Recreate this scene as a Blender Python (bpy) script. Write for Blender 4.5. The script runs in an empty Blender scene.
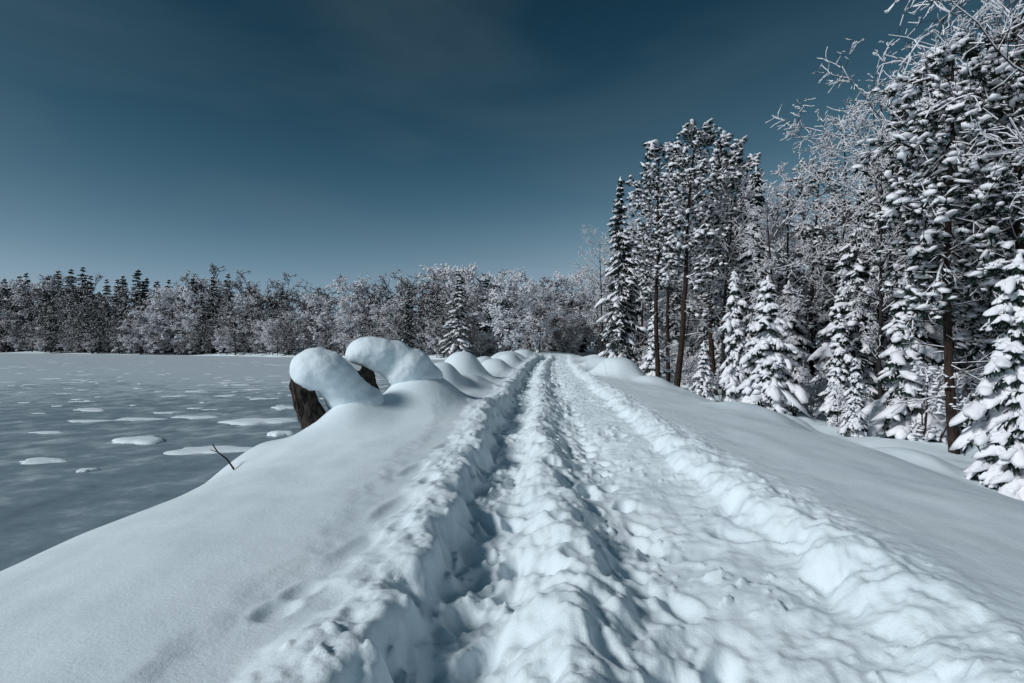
import bpy, math, random
import numpy as np
from mathutils import Vector, Matrix
scene = bpy.context.scene
scene.view_settings.view_transform = 'Standard'
scene.view_settings.look = 'None'
scene.view_settings.exposure = 0

# ------------------------------------------------------------------ noise
def _h(ix, iy, seed):
    n = (ix.astype(np.int64)*374761393 + iy.astype(np.int64)*668265263 + seed*1442695041) & 0xffffffff
    n = ((n ^ (n >> 13))*1274126177) & 0xffffffff
    n = n ^ (n >> 16)
    return (n & 0xffff)/65535.0*2*math.pi
def pn(x, y, seed=0):
    x = np.asarray(x, float); y = np.asarray(y, float)
    x, y = np.broadcast_arrays(x, y)
    ix = np.floor(x); iy = np.floor(y); fx = x-ix; fy = y-iy
    u = fx*fx*fx*(fx*(fx*6-15)+10); v = fy*fy*fy*(fy*(fy*6-15)+10)
    def g(dx, dy):
        a = _h(ix+dx, iy+dy, seed)
        return np.cos(a)*(fx-dx)+np.sin(a)*(fy-dy)
    a = g(0,0); b = g(1,0); c = g(0,1); d = g(1,1)
    return ((a+(b-a)*u)*(1-v)+(c+(d-c)*u)*v)*1.45
def sstep(a, b, x):
    t = np.clip((x-a)/(b-a), 0, 1); return t*t*(3-2*t)

# ------------------------------------------------------------------ materials
def newmat(name):
    m = bpy.data.materials.new(name); m.use_nodes = True
    nt = m.node_tree; b = nt.nodes['Principled BSDF']
    return m, nt, b
def mk_snow(name, col, bumps, rough=0.65, coord='Object'):
    m, nt, b = newmat(name)
    tc = nt.nodes.new('ShaderNodeTexCoord')
    n0 = nt.nodes.new('ShaderNodeTexNoise'); n0.inputs['Scale'].default_value = 0.9; n0.inputs['Detail'].default_value = 5
    nt.links.new(tc.outputs[coord], n0.inputs['Vector'])
    cr = nt.nodes.new('ShaderNodeValToRGB')
    cr.color_ramp.elements[0].position = 0.3; cr.color_ramp.elements[1].position = 0.7
    cr.color_ramp.elements[0].color = (col[0]*0.93, col[1]*0.95, col[2]*0.97, 1)
    cr.color_ramp.elements[1].color = (*col, 1)
    nt.links.new(n0.outputs['Fac'], cr.inputs['Fac']); nt.links.new(cr.outputs['Color'], b.inputs['Base Color'])
    b.inputs['Roughness'].default_value = rough
    b.inputs['Specular IOR Level'].default_value = 0.15
    prev = None
    for sc, st, dd in bumps:
        n = nt.nodes.new('ShaderNodeTexNoise'); n.inputs['Scale'].default_value = sc; n.inputs['Detail'].default_value = 4
        n.inputs['Roughness'].default_value = 0.6
        nt.links.new(tc.outputs[coord], n.inputs['Vector'])
        bp = nt.nodes.new('ShaderNodeBump'); bp.inputs['Strength'].default_value = st; bp.inputs['Distance'].default_value = dd
        nt.links.new(n.outputs['Fac'], bp.inputs['Height'])
        if prev: nt.links.new(prev.outputs['Normal'], bp.inputs['Normal'])
        prev = bp
    if prev: nt.links.new(prev.outputs['Normal'], b.inputs['Normal'])
    return m
M_snow = mk_snow('snow', (0.79, 0.87, 0.90), [(9, 0.22, 0.03), (45, 0.38, 0.010), (160, 0.4, 0.004)])
M_cap = mk_snow('stump_snow', (0.79, 0.87, 0.90), [(7, 0.4, 0.05), (50, 0.5, 0.010), (160, 0.4, 0.004)], rough=.85)
M_tsnow = mk_snow('branch_snow', (0.86, 0.85, 0.87), [(14, 0.5, 0.03)])
def mk_noise(name, c1, c2, scale, rough=0.9, stretch=(1,1,1), bump=0.5, bd=0.02):
    m, nt, b = newmat(name)
    tc = nt.nodes.new('ShaderNodeTexCoord'); mp = nt.nodes.new('ShaderNodeMapping'); mp.inputs['Scale'].default_value = stretch
    n = nt.nodes.new('ShaderNodeTexNoise'); n.inputs['Scale'].default_value = scale; n.inputs['Detail'].default_value = 6
    cr = nt.nodes.new('ShaderNodeValToRGB'); cr.color_ramp.elements[0].position = 0.35; cr.color_ramp.elements[1].position = 0.65
    cr.color_ramp.elements[0].color = (*c1, 1); cr.color_ramp.elements[1].color = (*c2, 1)
    bp = nt.nodes.new('ShaderNodeBump'); bp.inputs['Strength'].default_value = bump; bp.inputs['Distance'].default_value = bd
    L = nt.links.new
    L(tc.outputs['Object'], mp.inputs['Vector']); L(mp.outputs['Vector'], n.inputs['Vector'])
    L(n.outputs['Fac'], cr.inputs['Fac']); L(cr.outputs['Color'], b.inputs['Base Color'])
    L(n.outputs['Fac'], bp.inputs['Height']); L(bp.outputs['Normal'], b.inputs['Normal'])
    b.inputs['Roughness'].default_value = rough; b.inputs['Specular IOR Level'].default_value = 0.2
    return m
M_bark = mk_noise('bark', (0.014, 0.012, 0.012), (0.05, 0.044, 0.042), 9, stretch=(3,3,0.6))
M_pbark = mk_noise('pine_bark', (0.014, 0.010, 0.009), (0.055, 0.036, 0.027), 8, stretch=(3,3,0.7))
M_twig = mk_noise('twig', (0.022, 0.020, 0.020), (0.052, 0.046, 0.046), 3)
M_needle = mk_noise('needles', (0.009, 0.020, 0.018), (0.025, 0.046, 0.038), 4)
M_wood = mk_noise('stump_wood', (0.006, 0.005, 0.005), (0.07, 0.055, 0.045), 5, stretch=(2,2,1.0), bump=1.0, bd=0.08)

# ------------------------------------------------------------------ terrain
def table(xs, zs, sig, step=0.01, lo=-14, hi=16):
    g = np.arange(lo, hi, step); z = np.interp(g, xs, zs)
    k = np.arange(-int(3*sig/step), int(3*sig/step)+1)*step
    w = np.exp(-0.5*(k/sig)**2); w /= w.sum()
    zp = np.pad(z, len(k)//2, mode='edge'); z = np.convolve(zp, w, mode='valid')
    return g, z
DX = [-14, -9, -7, -6.3, -5.8, -5.2, -4.3, -3.2, -2, 2.6, 3.6, 5, 6.3, 7.4, 9, 16]
DZ = [-1.9, -1.9, -1.8, -1.5, -1.05, -0.62, -0.33, -0.12, 0, 0, -0.03, -0.16, -0.42, -0.9, -1.3, -1.4]
dg, dz = table(DX, DZ, 0.28)
PX = [-3, -2.0, -1.75, -1.5, -1.25, -1.04, -0.93, -0.84, -0.74, -0.42, -0.18, -0.04, 0.10, 0.30, 0.42, 0.58, 0.84, 1.10, 1.30, 1.65, 2.08, 2.28, 2.45, 2.8, 3.5]
PZ = [0, 0.0, -0.03, -0.035, 0.03, 0.06, 0.03, -0.15, -0.29, -0.34, -0.30, -0.18, -0.08, -0.08, -0.15, -0.28, -0.34, -0.32, -0.26, -0.21, -0.16, 0.01, 0.07, 0.05, 0]
pg, pz = table(PX, PZ, 0.035)
MOUNDS = [ # x,y,h,rx,ry,power
 (-3.62, 11.3, 0.55, 0.62, 0.7, 1.1), (-4.35, 10.6, 0.22, 0.8, 0.8, 1.2), (-2.70, 13.0, 0.84, 0.80, 1.1, 1.05),
 (-2.3, 13.9, 0.25, 1.5, 2.2, 1.0), (-4.6, 12.4, .25, .7, .8, 1.2),
 (-3.1, 18.2, 0.88, 0.72, 0.9, 1.4), (-3.2, 24.5, 1.12, 0.95, 1.1, 1.5), (-3.8, 21.5, 0.4, 1.5, 3.0, 1.2), (-2.3, 31, 0.70, 0.9, 1.3, 1.4), (-2.3, 20.0, .35, .7, 1.2, 1.1),
 (-3.6, 38, 0.8, 1.0, 2, 1.3), (-2.0, 42, 0.75, 0.9, 1.6, 1.5), (3.95, 27, 0.88, 1.05, 1.4, 1.7), (5.1, 24.5, 0.3, 0.7, 0.9, 1.3), (4.5, 36, 0.7, 1.3, 2.5, 1.5), (-5.2, 10.2, 0.22, 0.5, 0.7, 1.2),
 (6.2, 15.5, 0.22, 1.1, 1.0, 1.5), (8.6, 13, 0.35, 0.8, 0.8, 1.5), (7.6, 17, 0.3, 0.6, 0.8, 1.5), (-2.6, 50, 0.8, 1.5, 3, 1.5), (-1.2, 58, 0.8, 1.3, 2.5, 1.5), (6.2, 50, 0.7, 2, 4, 1.5)]
def shoreY(x):
    return 85+0.45*np.abs(np.minimum(x+10, 0)) + 2.5*pn(x/17, 3.3, 5) + 0.8*pn(x/4, 1.3, 6)
rs = random.Random(4)
FEET = []
y = 1.0
k = 0
while y < 50:
    for c, s in ((-0.44, 0.14), (0.84, 0.16)):
        for rep in range(2):
            if rs.random() < .7:
                FEET.append((c+s*(1 if (k+rep) % 2 else -1)+rs.uniform(-.06, .06), y+rs.uniform(-.18, .18), rs.uniform(.04, .11), rs.uniform(.075, .11), rs.uniform(.13, .21), rs.uniform(-.4, .4)))
    if rs.random() < 0.4:
        FEET.append((rs.uniform(1.25, 2.0), y+rs.uniform(-.2, .2), rs.uniform(.03, .07), rs.uniform(.09, .15), rs.uniform(.13, .24), rs.uniform(-.8, .8)))
    if rs.random() < 0.4:
        FEET.append((rs.uniform(-.05, .4), y+rs.uniform(-.2, .2), rs.uniform(.03, .08), rs.uniform(.08, .11), rs.uniform(.12, .18), rs.uniform(-.8, .8)))
    y += 0.42; k += 1
for (fx_, fy_, d_, a_, b_) in [(-1.60, 3.45, .035, .09, .12), (-1.57, 3.72, .03, .08, .12), (-1.5, 4.5, .02, .10, .3), (-1.45, 5.6, .03, .1, .35), (-1.5, 7.3, .03, .1, .3), (-1.4, 9.0, .03, .1, .4), (-1.2, 6.6, .04, .09, .16), (-1.25, 4.9, .035, .08, .14)]:
    FEET.append((fx_, fy_, d_, a_, b_, .15))
def height(x, y):
    wob = 0.35*pn(0*x+3.7, y/5.0, 1)*sstep(3.0, 5.5, np.abs(x))
    z = np.interp(x+wob, dg, dz)
    z = z + 0.05*pn(x/1.7, y/2.3, 2)*sstep(2.2, 3.5, np.abs(x-0.5))+0.015*pn(x/0.5, y/0.7, 12)*sstep(2.4, 3.5, np.abs(x-0.6))
    fl = sstep(7.5, 10, x)
    z = z + fl*(0.28*pn(x/2.1, y/2.1, 8)+0.1*pn(x/.8, y/.8, 9))
    # path, bending gently right in the distance
    me = 0.15*pn(0*x+.5, y/3.3, 21)+0.06*pn(0*x+.9, y/1.1, 22) - 0.0007*np.clip(y-15, 0, 50)**2
    wa = 0.13*pn(x*1.3, y*1.2, 23)+0.08*pn(x*3.6, y*3.6, 24)+0.032*pn(x*9, y*9, 25)+0.012*pn(x*19, y*19, 28)
    wa = wa + 0.28*sstep(1.7, 2.2, x)*np.abs(pn(0*x+2.2, y*0.8, 27))
    wa = wa - 0.18*(1-sstep(-.9, -.5, x))*np.abs(pn(0*x+2.2, y*1.3, 29))
    xx = x+me
    fade = (1-sstep(62, 75, y))
    D = sstep(-1.0, -0.8, xx)*(1-sstep(2.2, 2.6, xx))*fade
    D2 = sstep(-1.5, -1.1, xx)*(1-sstep(2.6, 3.0, xx))*fade
    vary = 1.0+0.35*pn(x*0.8, y*0.6, 26)
    z = z + np.interp(xx+wa, pg, pz)*vary*fade
    bil = lambda s, sd: np.abs(pn(x*s+0.5*pn(x*3, y*3, sd+50), y*s*0.8, sd))
    patchy = 0.25+0.9*np.clip(pn(x*1.1, y*.7, 41)+.35, 0, 1)
    z = z + D*patchy*(0.085*(0.35-bil(1.7, 31))+0.036*(0.35-bil(4.0, 32))+0.015*(0.35-bil(10, 33)))
    cl = pn(x*7, y*7, 61); z = z + D2*0.035*sstep(.45, .62, cl)*sstep(0, .4, pn(x*.9, y*.9, 62))
    cl = pn(x*13, y*13, 63); z = z + D2*0.02*sstep(.45, .6, cl)*sstep(-.1, .3, pn(x*1.3, y*1.3, 64))
    z = z + D2*(0.014*pn(x*6, y*6, 34)+0.009*pn(x*15, y*15, 35)*patchy+0.005*pn(x*30, y*30, 37)*patchy)
    ridge = np.exp(-((xx+1.08)/0.18)**2)+np.exp(-((xx-2.45)/0.22)**2)+0.8*np.exp(-((xx-0.22)/0.2)**2)
    z = z + ridge*fade*(0.07*pn(x*2.2, y*1.8, 36)+0.022*pn(x*8, y*8, 38)+0.010*pn(x*20, y*20, 39))
    z = z + 0.005*pn(x*2.5, y*2.5, 40)
    for (fx, fy, d, a, b, sk) in FEET:
        m = (np.abs(y-fy) < 3*b) & (np.abs(xx-fx) < 3*a)
        if m.any():
            dx_ = xx[m]-fx-sk*(y[m]-fy); q = (dx_/a)**2+((y[m]-fy)/b)**2
            z[m] += -d*np.exp(-q**1.7)+0.18*d*np.exp(-((np.sqrt(q)-1.45)/0.35)**2)
    for (mx, my, h, rx, ry, p) in MOUNDS:
        q = ((x-mx)/rx)**2+((y-my)/ry)**2
        z = z + h*np.exp(-np.clip(q, 0, 60)**p*0.8)
    # far land
    s = sstep(-1.5, 5, y-shoreY(x))
    land = -0.75+0.2*pn(x/6, y/6, 51)+0.15*pn(x/2, y/2, 52)+np.clip(y-shoreY(x), 0, 30)*0.03
    z = z*(1-s)+np.maximum(z, land)*s
    s2 = sstep(-420, -470, x)
    z = z*(1-s2)+s2*0.5
    return z
def make_grid(xc, yc, name, mat):
    X, Y = np.meshgrid(xc, yc)
    Z = height(X, Y)
    nx, ny = len(xc), len(yc)
    co = np.stack([X, Y, Z], -1).reshape(-1, 3)
    i = np.arange(ny-1)[:, None]*nx+np.arange(nx-1)[None, :]
    f = np.stack([i, i+1, i+nx+1, i+nx], -1).reshape(-1, 4)
    me = bpy.data.meshes.new(name)
    me.vertices.add(len(co)); me.vertices.foreach_set('co', co.ravel())
    me.loops.add(f.size); me.loops.foreach_set('vertex_index', f.ravel().astype(np.int32))
    me.polygons.add(len(f)); me.polygons.foreach_set('loop_start', (np.arange(len(f))*4).astype(np.int32))
    me.update(calc_edges=True)
    me.polygons.foreach_set('use_smooth', np.ones(len(f), bool))
    me.materials.append(mat)
    ob = bpy.data.objects.new(name, me); scene.collection.objects.link(ob)
    return ob
xc = np.concatenate([np.arange(-800, -60, 20), np.arange(-60, -8, 1.0), np.arange(-8, -2.2, .07), np.arange(-2.2, 3.2, .018), np.arange(3.2, 9, .07), np.arange(9, 60, .6), np.arange(60, 801, 20)])
yl = [-200, -150, -100, -60, -40, -30, -25, -20, -16, -12, -10]
v = -8.0
while v < 1.2: yl.append(v); v += 0.12
while v < 115: yl.append(v); v += max(0.016, 0.0062*v)
while v < 1200: yl.append(v); v *= 1.1
make_grid(xc, np.array(yl), 'snow_ground', M_snow)
def hz(x, y):
    return float(height(np.array([[float(x)]]), np.array([[float(y)]]))[0, 0])

# ------------------------------------------------------------------ lake
LZ = -1.2
def mesh_obj(name, verts, faces, mats, smooth=True, mi=None, parent=None):
    me = bpy.data.meshes.new(name); me.from_pydata(verts, [], faces)
    for m in mats: me.materials.append(m)
    if smooth: me.polygons.foreach_set('use_smooth', [True]*len(me.polygons))
    if mi is not None: me.polygons.foreach_set('material_index', mi)
    ob = bpy.data.objects.new(name, me); scene.collection.objects.link(ob)
    if parent: ob.parent = parent
    return ob
m, nt, b = newmat('lake_ice')
L = nt.links.new
tc = nt.nodes.new('ShaderNodeTexCoord')
n1 = nt.nodes.new('ShaderNodeTexNoise'); n1.inputs['Scale'].default_value = 0.9; n1.inputs['Detail'].default_value = 9; n1.inputs['Roughness'].default_value = 0.7
n2 = nt.nodes.new('ShaderNodeTexNoise'); n2.inputs['Scale'].default_value = 0.06; n2.inputs['Detail'].default_value = 4
for n in (n1, n2): L(tc.outputs['Object'], n.inputs['Vector'])
# frost is thicker further out from the dyke
sx = nt.nodes.new('ShaderNodeSeparateXYZ'); L(tc.outputs['Object'], sx.inputs[0])
g1 = nt.nodes.new('ShaderNodeMath'); g1.operation = 'MULTIPLY_ADD'; L(sx.outputs['X'], g1.inputs[0]); g1.inputs[1].default_value = -0.5; L(sx.outputs['Y'], g1.inputs[2])
g2 = nt.nodes.new('ShaderNodeMapRange'); L(g1.outputs[0], g2.inputs['Value']); g2.inputs['From Min'].default_value = 12; g2.inputs['From Max'].default_value = 70; g2.inputs['To Max'].default_value = 0.34
ad = nt.nodes.new('ShaderNodeMath'); ad.operation = 'MULTIPLY_ADD'; L(n2.outputs['Fac'], ad.inputs[0]); ad.inputs[1].default_value = 0.5; L(n1.outputs['Fac'], ad.inputs[2])
ad2 = nt.nodes.new('ShaderNodeMath'); ad2.operation = 'ADD'; L(ad.outputs[0], ad2.inputs[0]); L(g2.outputs[0], ad2.inputs[1])
cr = nt.nodes.new('ShaderNodeValToRGB')
e = cr.color_ramp.elements; e[0].position = 0.55; e[0].color = (0.12, 0.17, 0.20, 1); e[1].position = 1.0; e[1].color = (0.56, 0.64, 0.68, 1)
e2 = cr.color_ramp.elements.new(0.8); e2.color = (0.23, 0.30, 0.34, 1)
L(ad2.outputs[0], cr.inputs['Fac']); L(cr.outputs['Color'], b.inputs['Base Color'])
b.inputs['Roughness'].default_value = 0.5
n4 = nt.nodes.new('ShaderNodeTexNoise'); n4.inputs['Scale'].default_value = 14; n4.inputs['Detail'].default_value = 5; L(tc.outputs['Object'], n4.inputs['Vector'])
bp = nt.nodes.new('ShaderNodeBump'); bp.inputs['Strength'].default_value = 0.3; bp.inputs['Distance'].default_value = 0.01
L(n4.outputs['Fac'], bp.inputs['Height']); L(bp.outputs['Normal'], b.inputs['Normal'])
M_ice = m
mesh_obj('frozen_lake', [(-800, -200, LZ), (-3, -200, LZ), (-3, 700, LZ), (-800, 700, LZ)], [(0, 1, 2, 3)], [M_ice], smooth=False)
rp = random.Random(11)
pv, pf = [], []
def patch(cx, cy, w, d, h):
    n = 26; base = len(pv)
    ph = [rp.uniform(0, 6.28) for _ in range(5)]
    rings = [(1.0, 0.002), (0.93, 0.55), (0.7, 0.9), (0.35, 1.0)]
    for rr, hh in rings:
        for i in range(n):
            a = 2*math.pi*i/n
            r = rr*(1+.18*math.sin(2*a+ph[0])+.14*math.sin(3*a+ph[1])+.10*math.sin(5*a+ph[2])+.07*math.sin(8*a+ph[3])+.05*math.sin(11*a+ph[4]))
            pv.append((cx+w/2*r*math.cos(a), cy+d/2*r*math.sin(a), LZ+0.004+h*hh))
    pv.append((cx, cy, LZ+h+.004)); c = len(pv)-1
    for k in range(3):
        for i in range(n):
            j = (i+1) % n
            pf.append((base+k*n+i, base+k*n+j, base+(k+1)*n+j, base+(k+1)*n+i))
    for i in range(n): pf.append((base+3*n+i, base+3*n+(i+1) % n, c))
for t in [(-11.1, 16, 1.4, 1.1, .09), (-11.5, 13.3, 1.15, .6, .04), (-8.3, 14.6, 1.9, 1.1, .06), (-9.7, 12.3, .35, .3, .05), (-9.6, 19.8, 2.2, 1.6, .08), (-7.6, 17.0, .7, .6, .12),
          (-15.0, 17.5, 1.0, .5, .02), (-15.7, 20, 1.3, .8, .02), (-14.3, 20.5, 1.5, .9, .02), (-12.5, 21, 1.6, .9, .03), (-7.2, 22, 1.3, 1.1, .06), (-10.6, 24, 1.0, .9, .05)]:
    patch(*t)
for i in range(190):
    yy = 22*math.exp(rp.random()**.8*math.log(80/22)); xx_ = rp.uniform(-1.05*yy, -7)
    w = rp.choice([.25, .35, .5, .6, 1.0])*(0.6+yy/60)
    patch(xx_, yy, w, w*rp.uniform(.5, .9), rp.uniform(.01, .03))
for i in range(60):
    patch(rp.uniform(-30, -7), rp.uniform(-20, 7), .5*rp.uniform(.3, 1), .4*rp.uniform(.3, 1), .02)
mesh_obj('snow_patches', pv, pf, [M_cap])

# ------------------------------------------------------------------ tree mesh accumulators
def ico(sub):
    import bmesh
    bm = bmesh.new(); bmesh.ops.create_icosphere(bm, subdivisions=sub, radius=1)
    v = np.array([q.co[:] for q in bm.verts]); f = np.array([[w.index for w in q.verts] for q in bm.faces]); bm.free()
    return v, f
ICO1 = ico(1); ICO2 = ico(2)
class Acc:
    def __init__(s, mats, seed):
        s.mats = mats; s.seg = {}; s.blobs = []; s.tri = []; s.trim = []; s.np = np.random.RandomState(seed)
    def add(s, p, q, r0, r1, mat, n=3):
        s.seg.setdefault((mat, n), []).append((*p, *q, r0, r1))
    def blob(s, c, a, b, h, mat, rot=0.0, slope=0.0):
        s.blobs.append((*c, a, b, h, rot, mat, slope))
    def card(s, a, b, c, mat):
        s.tri.append((*a, *b, *c)); s.trim.append(mat)
    def build(s, name, icov=ICO1):
        V = []; F4 = []; M4 = []; F3 = []; M3 = []; off = 0
        for (mat, n), lst in s.seg.items():
            A = np.array(lst); p, q, r0, r1 = A[:, :3], A[:, 3:6], A[:, 6], A[:, 7]
            d = q-p; d /= np.linalg.norm(d, axis=1, keepdims=True)+1e-9
            ref = np.where(np.abs(d[:, 2:3]) > .9, np.array([[1., 0, 0]]), np.array([[0, 0, 1.]]))
            u = np.cross(d, ref); u /= np.linalg.norm(u, axis=1, keepdims=True); w = np.cross(d, u)
            ex = d*(r0[:, None]*0.3)
            ang = np.arange(n)*2*math.pi/n+math.pi/2
            ring = (np.cos(ang)[None, :, None]*u[:, None, :]+np.sin(ang)[None, :, None]*w[:, None, :])
            R0 = (p-ex)[:, None, :]+ring*r0[:, None, None]; R1 = (q+ex)[:, None, :]+ring*r1[:, None, None]
            N = len(A); V.append(np.concatenate([R0, R1], 1).reshape(-1, 3))
            k = np.arange(n); kk = (k+1) % n
            f = np.stack([k, kk, kk+n, k+n], -1)[None]+(np.arange(N)*2*n)[:, None, None]+off
            F4.append(f.reshape(-1, 4)); M4.append(np.full(N*n, mat)); off += N*2*n
        if s.blobs:
            B = np.array(s.blobs); iv, fi = icov; N = len(B); nv = len(iv)
            k1 = s.np.normal(0, 1, (N, 3)); k2 = s.np.normal(0, 1, (N, 3)); p1 = s.np.uniform(0, 6.28, (N, 1)); p2 = s.np.uniform(0, 6.28, (N, 1))
            jit = 1+.26*np.sin(2.2*(k1@iv.T)+p1)+.16*np.sin(3.6*(k2@iv.T)+p2)+s.np.uniform(-.08, .08, (N, nv))
            P = iv[None]*jit[:, :, None]
            P = P*B[:, None, 3:6]
            lower = P[..., 2] < 0
            P[..., 2] = np.where(lower, P[..., 2]*0.5, P[..., 2])
            P[..., 2] += P[..., 0]*B[:, 8][:, None]
            c, sn = np.cos(B[:, 6])[:, None], np.sin(B[:, 6])[:, None]
            x = P[..., 0]*c-P[..., 1]*sn; y_ = P[..., 0]*sn+P[..., 1]*c
            P = np.stack([x, y_, P[..., 2]], -1)+B[:, None, :3]
            V.append(P.reshape(-1, 3)); f = fi[None]+(np.arange(N)*nv)[:, None, None]+off
            F3.append(f.reshape(-1, 3)); M3.append(np.repeat(B[:, 7].astype(int), len(fi))); off += N*nv
        nb = sum(len(a) for a in F3) if F3 else 0
        if s.tri:
            T = np.array(s.tri).reshape(-1, 3); V.append(T)
            F3.append(np.arange(len(T)).reshape(-1, 3)+off); M3.append(np.array(s.trim)); off += len(T)
        V = np.concatenate(V)
        f4 = np.concatenate(F4) if F4 else np.zeros((0, 4), int); f3 = np.concatenate(F3) if F3 else np.zeros((0, 3), int)
        mi = np.concatenate(M4+M3)
        me = bpy.data.meshes.new(name)
        me.vertices.add(len(V)); me.vertices.foreach_set('co', V.ravel())
        loops = np.concatenate([f4.ravel(), f3.ravel()]).astype(np.int32)
        me.loops.add(len(loops)); me.loops.foreach_set('vertex_index', loops)
        st = np.concatenate([np.arange(len(f4))*4, len(f4)*4+np.arange(len(f3))*3]).astype(np.int32)
        me.polygons.add(len(st)); me.polygons.foreach_set('loop_start', st)
        me.update(calc_edges=True)
        sm = np.ones(len(st), bool); sm[len(f4)+nb:] = False
        me.polygons.foreach_set('use_smooth', sm); me.polygons.foreach_set('material_index', mi.astype(np.int32))
        for m_ in s.mats: me.materials.append(m_)
        return me

def rv(r, s): return Vector((r.uniform(-s, s), r.uniform(-s, s), r.uniform(-s, s)))
def bare_tree(name, seed, H, spread, h0=0.25, nl=26, nb=8, ntw=6, tw=0.009, sn=0.013, snp=0.7, trunk_r=None, lean=(0, 0), up=0.25, stems=1, clump=0.15, icov=ICO1, el=(.1, .9)):
    r = random.Random(seed); A = Acc([M_bark, M_twig, M_tsnow], seed)
    trunk_r = trunk_r or H*0.011
    def limb(p, d, Lh, rad, lev):
        ns = (0, 6, 4, 3)[lev]; pts = []
        for i in range(ns):
            d = (d+rv(r, (0, .22, .3, .35)[lev])+Vector((0, 0, (0, up*.35, up*.2, -.06)[lev]))).normalized()
            q = p+d*(Lh/ns)
            ra = rad*(1-.8*i/ns); rb = rad*(1-.8*(i+1)/ns)
            A.add(p, q, ra, rb, 0 if lev == 1 else 1, 4 if lev == 1 else 3)
            if abs(d.z) < .93 and r.random() < snp:
                o = Vector((0, 0, ra*.9+sn*.4)); A.add(p+o, q+o, ra*.6+sn*r.uniform(.6, 1.4), rb*.6+sn*r.uniform(.3, 1.2), 2, 3)
            pts.append((p.copy(), q.copy(), d.copy(), ra)); p = q
        if lev == 3:
            if r.random() < clump:
                A.blob(p, sn*r.uniform(2, 5.5), sn*r.uniform(2, 4), sn*r.uniform(1.2, 2.2), 2, r.uniform(0, 6))
            return
        cnt = nb if lev == 1 else ntw
        for k in range(cnt):
            t = r.uniform(.2, 1)*ns; i = min(int(t), ns-1); a, b_, dd, ra = pts[i]; pp = a.lerp(b_, t-i)
            side = dd.cross(rv(r, 1)).normalized()
            nd = (dd*r.uniform(.3, .8)+side*r.uniform(.6, 1)).normalized()
            if lev == 1: limb(pp, nd, Lh*r.uniform(.25, .5)*(1.15-t/ns*.5), max(ra*.5, tw*1.3), 2)
            else: limb(pp, nd, max(.25, Lh*r.uniform(.3, .6)), tw, 3)
    for st_ in range(stems):
        p = Vector((r.uniform(-.2, .2)*(stems > 1), r.uniform(-.2, .2)*(stems > 1), -.6))
        lx = Vector((lean[0]+r.uniform(-.3, .3)*(stems > 1), lean[1]+r.uniform(-.3, .3)*(stems > 1), 1)).normalized()
        d = lx.copy(); n = 14; tp = []
        for i in range(n):
            d = (d*.9+lx*.1+rv(r, .06)).normalized()
            q = p+d*((H+.6)/n); ra = trunk_r*(1-.9*i/n)+.008; rb = trunk_r*(1-.9*(i+1)/n)+.008
            A.add(p, q, ra, rb, 0, 7); tp.append((p.copy(), q.copy(), ra)); p = q
        for k in range(nl//stems):
            h = h0+(1-h0)*((k+r.random())/(nl//stems)); t = h*n; i = min(int(t), n-1); a, b_, ra = tp[i]
            pp = a.lerp(b_, t-i); az = k*2.4+r.uniform(-.5, .5)
            prof = math.sin(math.pi*min(1, max(0.06, (1.08-h)/(1.08-h0)))**.75)**.7
            nd = Vector((math.cos(az), math.sin(az), r.uniform(*el))).normalized()
            limb(pp, nd, spread*(.25+.75*prof)*r.uniform(.6, 1.2), max(ra*.45, tw*2), 1)
    return A.build(name, icov)

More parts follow.
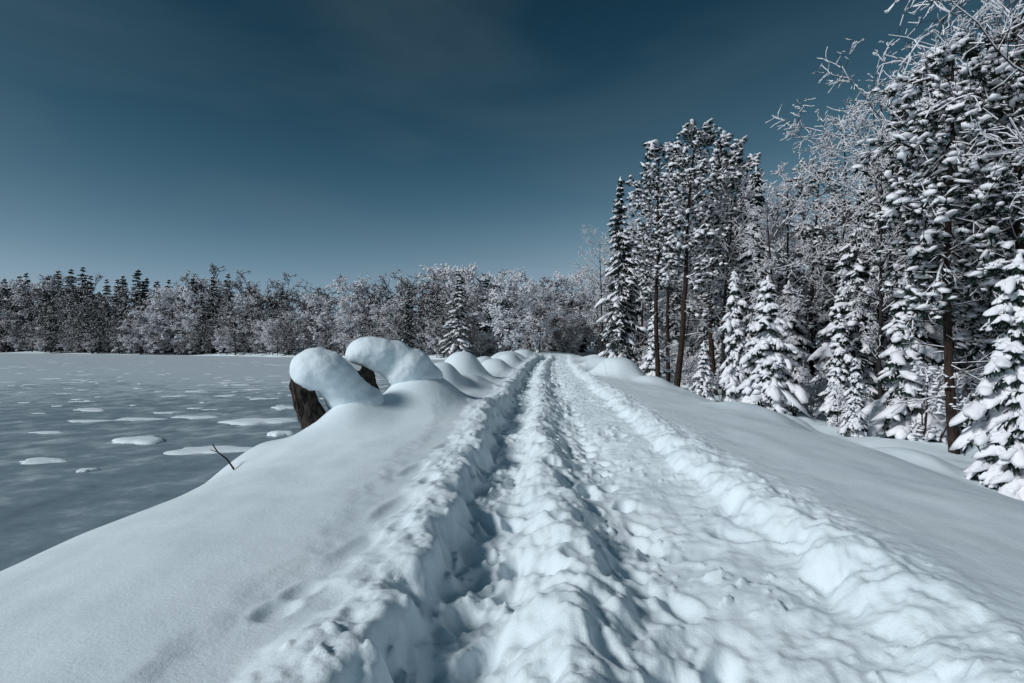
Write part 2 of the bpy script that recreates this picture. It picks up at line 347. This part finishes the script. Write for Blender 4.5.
def spruce(name, seed, H, R, snow=1.0, h0=.04, wh=None, nbr=7, big=1.0, icov=ICO1, tr=None, nblob=1, ragged=.35):
    r = random.Random(seed); A = Acc([M_bark, M_needle, M_tsnow], seed)
    tr = tr or H*.011
    n = 8; p = Vector((0, 0, -.6)); pts = [p]
    for i in range(n):
        q = Vector((r.uniform(-.018, .018)*H*(i < n-1), r.uniform(-.018, .018)*H*(i < n-1), -.6+(H+.6)*(i+1)/n))
        A.add(p, q, tr*(1-i/n)+.01, tr*(1-(i+1)/n)+.01, 0, 6); p = q; pts.append(q)
    wh = wh or int(H*3.0+8)
    for w in range(wh):
        f = (w+r.random()*.9)/wh; h = H*(h0+(1-h0)*f)
        Lw = R*((1-f)**.8)*(1-.35*math.exp(-f*14))*r.uniform(1-ragged, 1.1)+.08
        nb_ = max(4, int(nbr*(1-f*.4)))
        ti = (h+.6)/(H+.6)*n; ii = min(int(ti), n-1); c0 = pts[ii].lerp(pts[ii+1], ti-ii)
        for b_ in range(nb_):
            az = 2*math.pi*(b_+r.random())/nb_+w*1.3
            Lb = Lw*r.uniform(1-1.4*ragged, 1.25)
            out = Vector((math.cos(az), math.sin(az), 0)); sd = Vector((-out.y, out.x, 0))
            p = c0+Vector((0, 0, r.uniform(-.12, .12))); ns = 5
            slope = .35*f-.35-r.uniform(0, .6)*snow
            for j in range(ns):
                t = j/ns
                d = (out+sd*r.uniform(-.2, .2)+Vector((0, 0, slope-.7*t*(1-f*.5)+(.5*max(0, t-.6))))).normalized()
                q = p+d*Lb/ns
                A.add(p, q, .018*(1-t)+.012, .012*(1-t)+.008, 0, 3)
                A.add(p, q, (.03+.02*big)*(1-.3*t), (.03+.02*big)*(.8-.4*t), 1, 3)
                lt = Lb*.42*(1-t*.75)+.08
                tips = []
                for s_ in (-1, 1):
                    for rep in range(2):
                        pp = p.lerp(q, r.random()); td = (out*.7+sd*s_*r.uniform(.6, 1.1)+Vector((0, 0, -.3-r.uniform(0, .7)))).normalized()
                        e_ = pp+td*lt*r.uniform(.6, 1.1); tips.append((pp, e_, td))
                        A.add(pp, e_, .035, .012, 1, 3)
                        for c_ in range(4):
                            m_ = pp.lerp(e_, r.uniform(.15, 1)); s2 = r.uniform(.05, .13)*big**.5
                            A.card(m_+sd*s2*.45, m_-sd*s2*.45+out*.03, m_+rv(r, s2*.5)+Vector((0, 0, -s2*1.3)), 1)
                        if r.random() < .7*snow:
                            o = Vector((0, 0, .035)); A.add(pp+o, e_+o, .04*big, .016, 2, 3)
                hs = math.hypot(d.x, d.y)+1e-3
                for bb in range(nblob):
                    if r.random() < .8*snow:
                        sz = (Lb*.07+.045)*r.uniform(.45, 1.5)*big
                        if bb % 2 == 0: c = p.lerp(q, r.random()); az_ = az; sl = d.z/hs
                        else:
                            pp, e_, td = r.choice(tips); c = pp.lerp(e_, r.uniform(.2, .9)); az_ = math.atan2(td.y, td.x); sl = td.z/(math.hypot(td.x, td.y)+.1)
                        A.blob(c+Vector((0, 0, sz*.4)), sz*r.uniform(1.0, 2.3), sz*r.uniform(.6, 1.1), sz*r.uniform(.6, 1.0), 2, az_, max(-1.3, sl)*.9)
                p = q
    A.blob(Vector((0, 0, H)), .05*big, .05*big, .16*big, 2)
    return A.build(name, icov)

def pine(name, seed, H, R, h0=.45, nl=26, snow=.8, lean=(0, 0), stubs=14, tr=None, droop=0.0):
    r = random.Random(seed); A = Acc([M_pbark, M_needle, M_tsnow], seed); tr = tr or H*.0115
    p = Vector((0, 0, -.6)); n = 14; tp = []
    lx = Vector((lean[0], lean[1], 1)).normalized(); d = lx.copy()
    for i in range(n):
        d = (d*.85+lx*.15+rv(r, .045)).normalized(); q = p+d*((H+.6)/n)
        A.add(p, q, tr*(1-.85*i/n)+.01, tr*(1-.85*(i+1)/n)+.01, 0, 8); tp.append((p.copy(), q.copy())); p = q
    def at(h):
        t = h*n; i = min(int(t), n-1); return tp[i][0].lerp(tp[i][1], t-i)
    def tuft(c, dd, s_):
        for k in range(12):
            v = (dd+rv(r, .9)).normalized()*s_*r.uniform(.6, 1.2); sd = v.cross(rv(r, 1)).normalized()*s_*.13
            A.card(c+sd, c-sd, c+v, 1)
        if r.random() < snow:
            A.blob(c+Vector((0, 0, s_*.35)), s_*r.uniform(.4, .95), s_*r.uniform(.35, .75), s_*r.uniform(.22, .45), 2, r.uniform(0, 6), r.uniform(-.7, .2))
    for k in range(nl):
        f = (k+r.random())/nl; h = h0+(1-h0)*f; pp = at(h); az = k*2.4+r.uniform(-.6, .6)
        Lb = R*(math.sin(math.pi*(.18+.8*f))**.6)*r.uniform(.4, 1.2)+.15
        d = Vector((math.cos(az), math.sin(az), r.uniform(-.1, .35)+f*.5-droop)).normalized(); p = pp; ns = 6
        for j in range(ns):
            d = (d+rv(r, .2)+Vector((0, 0, .05-droop*.25))).normalized(); q = p+d*Lb/ns
            ra = .035*(1-j/ns*.7)*H/12; A.add(p, q, ra, ra*.85, 0, 4)
            if r.random() < snow: A.add(p+Vector((0, 0, ra)), q+Vector((0, 0, ra)), ra*.7+.02, ra*.7+.015, 2, 3)
            for c_ in range(3 if j else 1):
                td = (d*.6+rv(r, .9)+Vector((0, 0, .15-droop*.4))).normalized(); Lt = Lb*.28*r.uniform(.5, 1.2)+.1
                e_ = q+td*Lt; A.add(q, e_, .014, .008, 0, 3)
                if r.random() < snow: A.add(q+Vector((0, 0, .015)), e_+Vector((0, 0, .015)), .022, .014, 2, 3)
                tuft(e_, td, r.uniform(.14, .28)); tuft(q.lerp(e_, .55)+rv(r, .06), td, r.uniform(.12, .22))
            p = q
        tuft(p, d, .25)
    for k in range(stubs):
        h = r.uniform(.15, h0+.1); pp = at(h); az = r.uniform(0, 6.28); d = Vector((math.cos(az), math.sin(az), r.uniform(-.4, .3))).normalized()
        L_ = r.uniform(.3, 1.3); q = pp+d*L_; A.add(pp, q, .018, .008, 0, 3)
        for c_ in range(5):
            m_ = pp.lerp(q, r.uniform(.3, 1)); e_ = m_+(d+rv(r, .9)).normalized()*L_*.4; A.add(m_, e_, .008, .005, 0, 3)
            A.add(m_+Vector((0, 0, .012)), e_+Vector((0, 0, .012)), .014, .009, 2, 3)
        if r.random() < .8: A.add(pp+Vector((0, 0, .02)), q+Vector((0, 0, .015)), .026, .014, 2, 3)
    return A.build(name)

# prototypes
B = [bare_tree('bare_a', 1, 12, 3.2, sn=.015, snp=.8), bare_tree('bare_b', 2, 12, 2.6, h0=.3, nl=24, sn=.017, snp=.8), bare_tree('bare_c', 3, 12, 3.6, h0=.35, lean=(.06, 0), nl=28, sn=.014),
     bare_tree('bare_d', 4, 12, 2.2, h0=.2, nl=30, nb=7, sn=.019, clump=.3, snp=.8)]
FB = [bare_tree('far_a', 11, 12, 4.8, h0=.06, nl=24, nb=7, ntw=5, tw=.048, sn=.036, snp=.38, clump=.25, el=(-.1, .8)), bare_tree('far_b', 12, 12, 5.2, h0=.05, nl=26, nb=7, ntw=5, tw=.050, sn=.032, snp=.30, clump=.2, stems=2, el=(-.1, .8)),
      bare_tree('far_c', 13, 12, 4.6, h0=.06, nl=28, nb=8, ntw=6, tw=.028, sn=.060, snp=.8, clump=.45, el=(-.1, .8))]
SH = [bare_tree('shrub_a', 21, 2.4, 1.3, h0=.05, nl=18, nb=6, ntw=5, tw=.008, sn=.02, snp=.9, stems=5, trunk_r=.025, clump=.6), bare_tree('shrub_b', 22, 2.0, 1.1, h0=.05, nl=15, nb=6, ntw=5, tw=.008, sn=.024, snp=.9, stems=4, trunk_r=.025, clump=.8)]
S = [spruce('spruce_a', 31, 12, 1.9, snow=.5, nblob=2, ragged=.4), spruce('spruce_b', 32, 12, 1.8, snow=.85, nblob=2, ragged=.5), spruce('spruce_c', 33, 12, 2.3, snow=.6, nblob=2, ragged=.4)]
DS = [spruce('darkspruce_a', 35, 12, 1.8, snow=.15, wh=32, nblob=1), spruce('darkspruce_b', 36, 12, 2.1, snow=.25, wh=30, nblob=1)]
YS = [spruce('young_a', 41, 5, 1.35, snow=1.0, wh=22, nbr=9, big=1.2, nblob=4, ragged=.45), spruce('young_b', 42, 5, 1.15, snow=1.0, wh=22, nbr=8, big=1.25, nblob=4, ragged=.5), spruce('young_c', 43, 5, 1.6, snow=.8, wh=20, nbr=9, big=1.05, nblob=5, ragged=.55, icov=ICO2)]
PI = [pine('pine_a', 51, 12, 1.9, h0=.5), pine('pine_b', 52, 12, 1.6, h0=.4, nl=30), pine('pine_c', 53, 12, 1.7, h0=.3, nl=34, droop=.15)]
P_big = pine('pine_big', 55, 10.8, 1.9, h0=.46, nl=40, snow=.8, droop=.6, stubs=30, tr=.13)
P_lean = pine('pine_lean', 56, 11.6, 1.7, h0=.42, nl=34, lean=(.09, 0), stubs=14, tr=.15)

ro = random.Random(99)
def put(name, me, x, y, H=None, base=12, rot=None, parent=None, wide=1.0, z=None):
    ob = bpy.data.objects.new(name, me); scene.collection.objects.link(ob)
    s = (H/base) if H else 1.0
    ob.scale = (s*wide, s*wide, s)
    ob.location = (x, y, (hz(x, y) if z is None else z)-.05); ob.rotation_euler = (0, 0, ro.uniform(0, 6.28) if rot is None else rot)
    if parent: ob.parent = parent
    return ob
# front trees of the wood on the right
put('pine_tree', P_big, 11.1, 15, rot=0.4)
put('pine_tree', P_lean, 6.4, 26, rot=0)
put('pine_tree', PI[1], 6.4, 29.5, 12.3)
put('pine_tree', PI[2], 9.5, 30, 13.6, wide=1.0)
put('pine_tree', PI[0], 11.8, 33, 13.6)
put('pine_tree', PI[2], 13.8, 28, 11.6)
put('pine_tree', PI[0], 8.2, 35, 12.5)
put('pine_tree', PI[1], 13.9, 21.5, 12.0)
put('pine_tree', PI[2], 14.0, 17.2, 11.6, wide=1.2)
put('pine_tree', PI[1], 12.9, 14.6, 11.0, wide=1.2)
put('spruce_tree', S[0], 5.7, 38, 12.6)
put('spruce_tree', S[1], 11.9, 36, 13.0)
put('spruce_tree', S[1], 14.9, 24, 11.5)
put('spruce_tree', S[1], 10.3, 26.5, 10.8)
put('spruce_tree', S[2], 15.2, 18.2, 10.6)
put('spruce_tree', S[1], 12.0, 21.0, 8.6, wide=1.1)
put('spruce_tree', YS[2], 9.7, 11.4, 4.7, base=5)
put('spruce_tree', YS[0], 11.2, 17, 5.1, base=5)
put('spruce_tree', YS[1], 10.7, 20, 3.9, base=5)
put('spruce_tree', YS[0], 8.6, 21, 5.1, base=5)
put('spruce_tree', YS[1], 8.5, 24.3, 5.7, base=5, wide=.8)
put('spruce_tree', YS[2], 7.2, 24.3, 2.4, base=5)
put('spruce_tree', YS[0], 12.6, 23, 6.5, base=5)
put('spruce_tree', YS[1], 6.9, 33, 4.5, base=5)
put('spruce_tree', YS[2], 12.9, 13.2, 4.2, base=5)
put('spruce_tree', YS[1], 9.3, 16.5, 2.3, base=5)
put('spruce_tree', YS[0], 11.6, 26, 5.5, base=5)
put('bare_tree', B[2], 12.7, 11.6, 12.5, rot=2.2)
put('bare_tree', B[0], 13.5, 22, 12.8)
put('bare_tree', B[1], 13.9, 17, 11.3)
put('bare_tree', B[3], 12.3, 28, 10.6)
put('bare_tree', B[0], 5.8, 50, 10)
put('bare_tree', B[1], 9.0, 27, 10)
put('bare_tree', B[3], 10.2, 24, 9)
put('bare_tree', B[2], 16.5, 19, 13.5)
put('bare_tree', B[0], 11.9, 19.5, 9.5, wide=.8)
put('bare_tree', B[1], 8.0, 40, 12)

def group(name):
    e = bpy.data.objects.new(name, None); scene.collection.objects.link(e); return e
F = group('background_forest')
cnt = 0
taken = []
while cnt < 130:
    x = ro.uniform(7.5, 44); y = ro.uniform(14, 78)
    if x < 8+max(0, (22-y)*.5)+ (2 if y < 40 else 0) or x/y > 1.1: continue
    if x < 12 and y < 30: continue
    if any((x-a)**2+(y-b_)**2 < 2.2 for a, b_ in taken): continue
    taken.append((x, y))
    q = ro.random()
    if q < .34: me, H = ro.choice(B), ro.uniform(9, 13)
    elif q < .56: me, H = ro.choice(PI), ro.uniform(10, 13.5)
    elif q < .85: me, H = ro.choice(S+DS), ro.uniform(8, 13)
    else: me, H = ro.choice(S), ro.uniform(4, 7)
    put('tree', me, x, y, H, parent=F, z=-1.4); cnt += 1
for i in range(60):
    y = ro.uniform(14, 60); x = 8.2+ro.random()**1.5*12
    if y < 20: x += 1.8
    put('shrub', ro.choice(SH), x, y, ro.uniform(.8, 2.4), base=2.4, parent=F)
# far shore
T = group('distant_treeline')
x = -175.0
while x < 30:
    t = min(1, max(0, (-x-40)/50))
    for row in range(3):
        xx_ = x+ro.uniform(-1.8, 1.8); sy = float(shoreY(np.array([xx_]))[0]); y = sy+4+row*5+ro.uniform(-2, 2)
        t2 = min(1, max(0, (-xx_-40)/90))
        Hb = 12.0+6.0*t2+1.8*float(pn(np.array([xx_/9.]), np.array([.5]), 77)[0])
        if row >= 2 or (row == 1 and ro.random() < .3+.5*t):
            if ro.random() < .5+.5*t: me = ro.choice(DS); H = Hb*ro.uniform(.8, 1.15)+.6; wd = ro.uniform(1.2, 1.7)
            else: me = ro.choice(FB); H = Hb*ro.uniform(.85, 1.05); wd = 1.1
        elif ro.random() < .15+.2*t: me = ro.choice(S[:1]+DS); H = Hb*ro.uniform(.5, 1.0); wd = 1.3
        else: me = FB[2] if ro.random() < .4*(1-.85*t) else ro.choice(FB[:2]); H = Hb*ro.uniform(.45, .9); wd = ro.uniform(1.0, 1.4)
        put('tree', me, xx_, y, H, parent=T, wide=wd, z=-.5)
    if x < 3:
        for k_ in range(2):
            put('shrub', ro.choice(FB), x+1.5*k_+ro.uniform(-1, 1), float(shoreY(np.array([x]))[0])+2.5+.5*k_, ro.uniform(2, 6), parent=T, wide=1.3, z=-.6)
    x += 3.0
for i in range(14):   # closes the view where the path bends into the wood
    put('tree', ro.choice(FB+S), -6+i*1.6+ro.uniform(-.5, .5), 112+ro.uniform(-4, 6), ro.uniform(7, 11), parent=T, wide=1.2, z=-.3)
put('bare_tree', FB[2], -3.3, 76, 9.8, wide=1.15)
put('bare_tree', FB[2], 0.6, 82, 8.6)
put('spruce_tree', S[1], -11.4, 84, 14.2, wide=1.5)

# ------------------------------------------------------------------ stumps
import bmesh
ctex = bpy.data.textures.new('lumps', 'CLOUDS'); ctex.noise_scale = 0.45
def stump(x, y, base_z, top, rad, lean, seed, caps):
    root = bpy.data.objects.new('tree_stump', None); scene.collection.objects.link(root); root.location = (x, y, base_z)
    n, R_ = 44, 30; vs, fs = [], []
    rr = np.random.RandomState(seed)
    ph = rr.uniform(0, 6.28, 6)
    for j in range(R_+1):
        t = j/R_
        for i in range(n):
            a = 2*math.pi*i/n
            rd = rad*(1.12-.2*t+.25*math.exp(-t*7))*(1+.12*math.sin(3*a+ph[0]+t*2)+.08*math.sin(5*a+ph[1]-t*3)+.05*math.sin(9*t+2*a+ph[3]))
            rd *= 1+float(pn(np.array([math.cos(a)*3.+5]), np.array([math.sin(a)*3.+t*3.]), seed)[0])*.22+float(pn(np.array([math.cos(a)*9.+5]), np.array([math.sin(a)*9.+t*9.]), seed)[0])*.09
            zt = t*top*(1+(.10*math.sin(2*a+ph[4])+.06*math.sin(7*a+ph[5]))*(t > .95))
            vs.append((lean[0]*t*top+rd*math.cos(a), lean[1]*t*top+rd*math.sin(a), zt-.35))
    for j in range(R_):
        for i in range(n): fs.append((j*n+i, j*n+(i+1) % n, (j+1)*n+(i+1) % n, (j+1)*n+i))
    fs.append(tuple(R_*n+i for i in range(n)))
    mesh_obj('trunk', vs, fs, [M_wood], smooth=False, parent=root)
    bm = bmesh.new()
    for (cx, cy, cz, a, b_, c) in caps:
        bmesh.ops.create_icosphere(bm, subdivisions=3, radius=1, matrix=Matrix.Translation((cx, cy, cz)) @ Matrix.Diagonal((a, b_, c, 1)))
    me = bpy.data.meshes.new('snow_cap'); bm.to_mesh(me); bm.free(); me.materials.append(M_cap)
    o = bpy.data.objects.new('snow_cap', me); scene.collection.objects.link(o); o.parent = root
    md = o.modifiers.new('r', 'REMESH'); md.mode = 'VOXEL'; md.voxel_size = .03; md.use_smooth_shade = True
    md = o.modifiers.new('s', 'SMOOTH'); md.factor = .9; md.iterations = 24
    md = o.modifiers.new('d', 'DISPLACE'); md.texture = ctex; md.strength = .09; md.mid_level = .5; md.texture_coords = 'GLOBAL'
    return root
stump(-4.16, 11, 0.12, 1.0, .22, (-.36, 0), 3,
      [(-.14, .05, .95, .45, .46, .43), (.06, .10, .90, .46, .48, .41), (.26, .25, .68, .42, .45, .44), (.42, .38, .42, .46, .45, .46), (.62, .5, .2, .5, .5, .45)])
stump(-3.70, 12.5, 0.22, 1.15, .33, (-.20, 0), 8,
      [(.06, .05, 1.16, .48, .5, .34), (.28, .1, 1.08, .48, .5, .37), (-.10, .05, 1.12, .40, .4, .26), (.56, .3, .96, .44, .55, .46), (.84, .45, .74, .55, .7, .5), (1.1, .6, .5, .5, .7, .45)])
# twig poking out of the bank
A = Acc([M_bark], 1)
pts = [Vector((0, 0, -.3)), Vector((-.08, 0, -.05)), Vector((-.2, .02, .10)), Vector((-.34, 0, .22)), Vector((-.42, 0, .34))]
for i in range(4): A.add(pts[i], pts[i+1], .018-.002*i, .016-.002*i, 0, 6)
A.add(pts[3], pts[3]+Vector((-.14, .03, .03)), .008, .004, 0, 4)
ob = bpy.data.objects.new('bare_twig', A.build('twig')); scene.collection.objects.link(ob); ob.location = (-4.85, 9.3, hz(-4.85, 9.3)+.05)

# ------------------------------------------------------------------ light
el, az = math.radians(32), math.radians(238)
sd = Vector((math.sin(az)*math.cos(el), math.cos(az)*math.cos(el), math.sin(el)))
ld = bpy.data.lights.new('sun', 'SUN'); ld.energy = 2.65; ld.angle = math.radians(11); ld.color = (0.97, 0.985, 1.0)
lo = bpy.data.objects.new('sun', ld); scene.collection.objects.link(lo); lo.rotation_euler = (-sd).to_track_quat('-Z', 'Y').to_euler()
w = bpy.data.worlds.new('World'); scene.world = w; w.use_nodes = True; nt = w.node_tree; L = nt.links.new
bg = nt.nodes['Background']
sk = nt.nodes.new('ShaderNodeTexSky'); sk.sky_type = 'NISHITA'; sk.sun_disc = False; sk.sun_elevation = el; sk.sun_rotation = az
sk.air_density = 1.0; sk.dust_density = 0.6; sk.ozone_density = 1.5
sep = nt.nodes.new('ShaderNodeSeparateColor'); L(sk.outputs[0], sep.inputs[0])
com = nt.nodes.new('ShaderNodeCombineColor')
mn = nt.nodes.new('ShaderNodeMath'); mn.operation = 'MINIMUM'; mn.inputs[1].default_value = 5.3; L(sep.outputs[1], mn.inputs[0])
for i, (c, e_) in enumerate([(0.0220, 3.0), (0.152, 2.05), (0.315, 1.75)]):
    pw = nt.nodes.new('ShaderNodeMath'); pw.operation = 'POWER'; pw.inputs[1].default_value = e_; L(mn.outputs[0], pw.inputs[0])
    ml = nt.nodes.new('ShaderNodeMath'); ml.operation = 'MULTIPLY'; ml.inputs[1].default_value = c; L(pw.outputs[0], ml.inputs[0]); L(ml.outputs[0], com.inputs[i])
tc = nt.nodes.new('ShaderNodeTexCoord'); mp = nt.nodes.new('ShaderNodeMapping'); mp.inputs['Scale'].default_value = (1.2, .8, 4.5); mp.inputs['Rotation'].default_value = (.25, .35, .3)
nz = nt.nodes.new('ShaderNodeTexNoise'); nz.inputs['Scale'].default_value = 1.1; nz.inputs['Detail'].default_value = 7; nz.inputs['Roughness'].default_value = .5; nz.inputs['Distortion'].default_value = .5
rp_ = nt.nodes.new('ShaderNodeMapRange'); rp_.inputs['From Min'].default_value = .42; rp_.inputs['From Max'].default_value = .8; rp_.inputs['To Max'].default_value = .33
L(tc.outputs['Generated'], mp.inputs['Vector']); L(mp.outputs[0], nz.inputs['Vector']); L(nz.outputs['Fac'], rp_.inputs['Value'])
m2 = nt.nodes.new('ShaderNodeMix'); m2.data_type = 'RGBA'; m2.inputs[7].default_value = (1.5, 2.2, 2.6, 1)
L(rp_.outputs[0], m2.inputs[0]); L(com.outputs[0], m2.inputs[6]); L(m2.outputs[2], bg.inputs['Color'])
bg.inputs['Strength'].default_value = 0.08

cd = bpy.data.cameras.new('camera'); cam = bpy.data.objects.new('camera', cd); scene.collection.objects.link(cam)
cam.location = (0, 0, 1.6); cam.rotation_euler = (math.radians(90), 0, 0)
cd.lens = 20; cd.sensor_width = 36; cd.shift_x = -0.0225; cd.clip_end = 3000; cd.clip_start = .05
scene.camera = cam
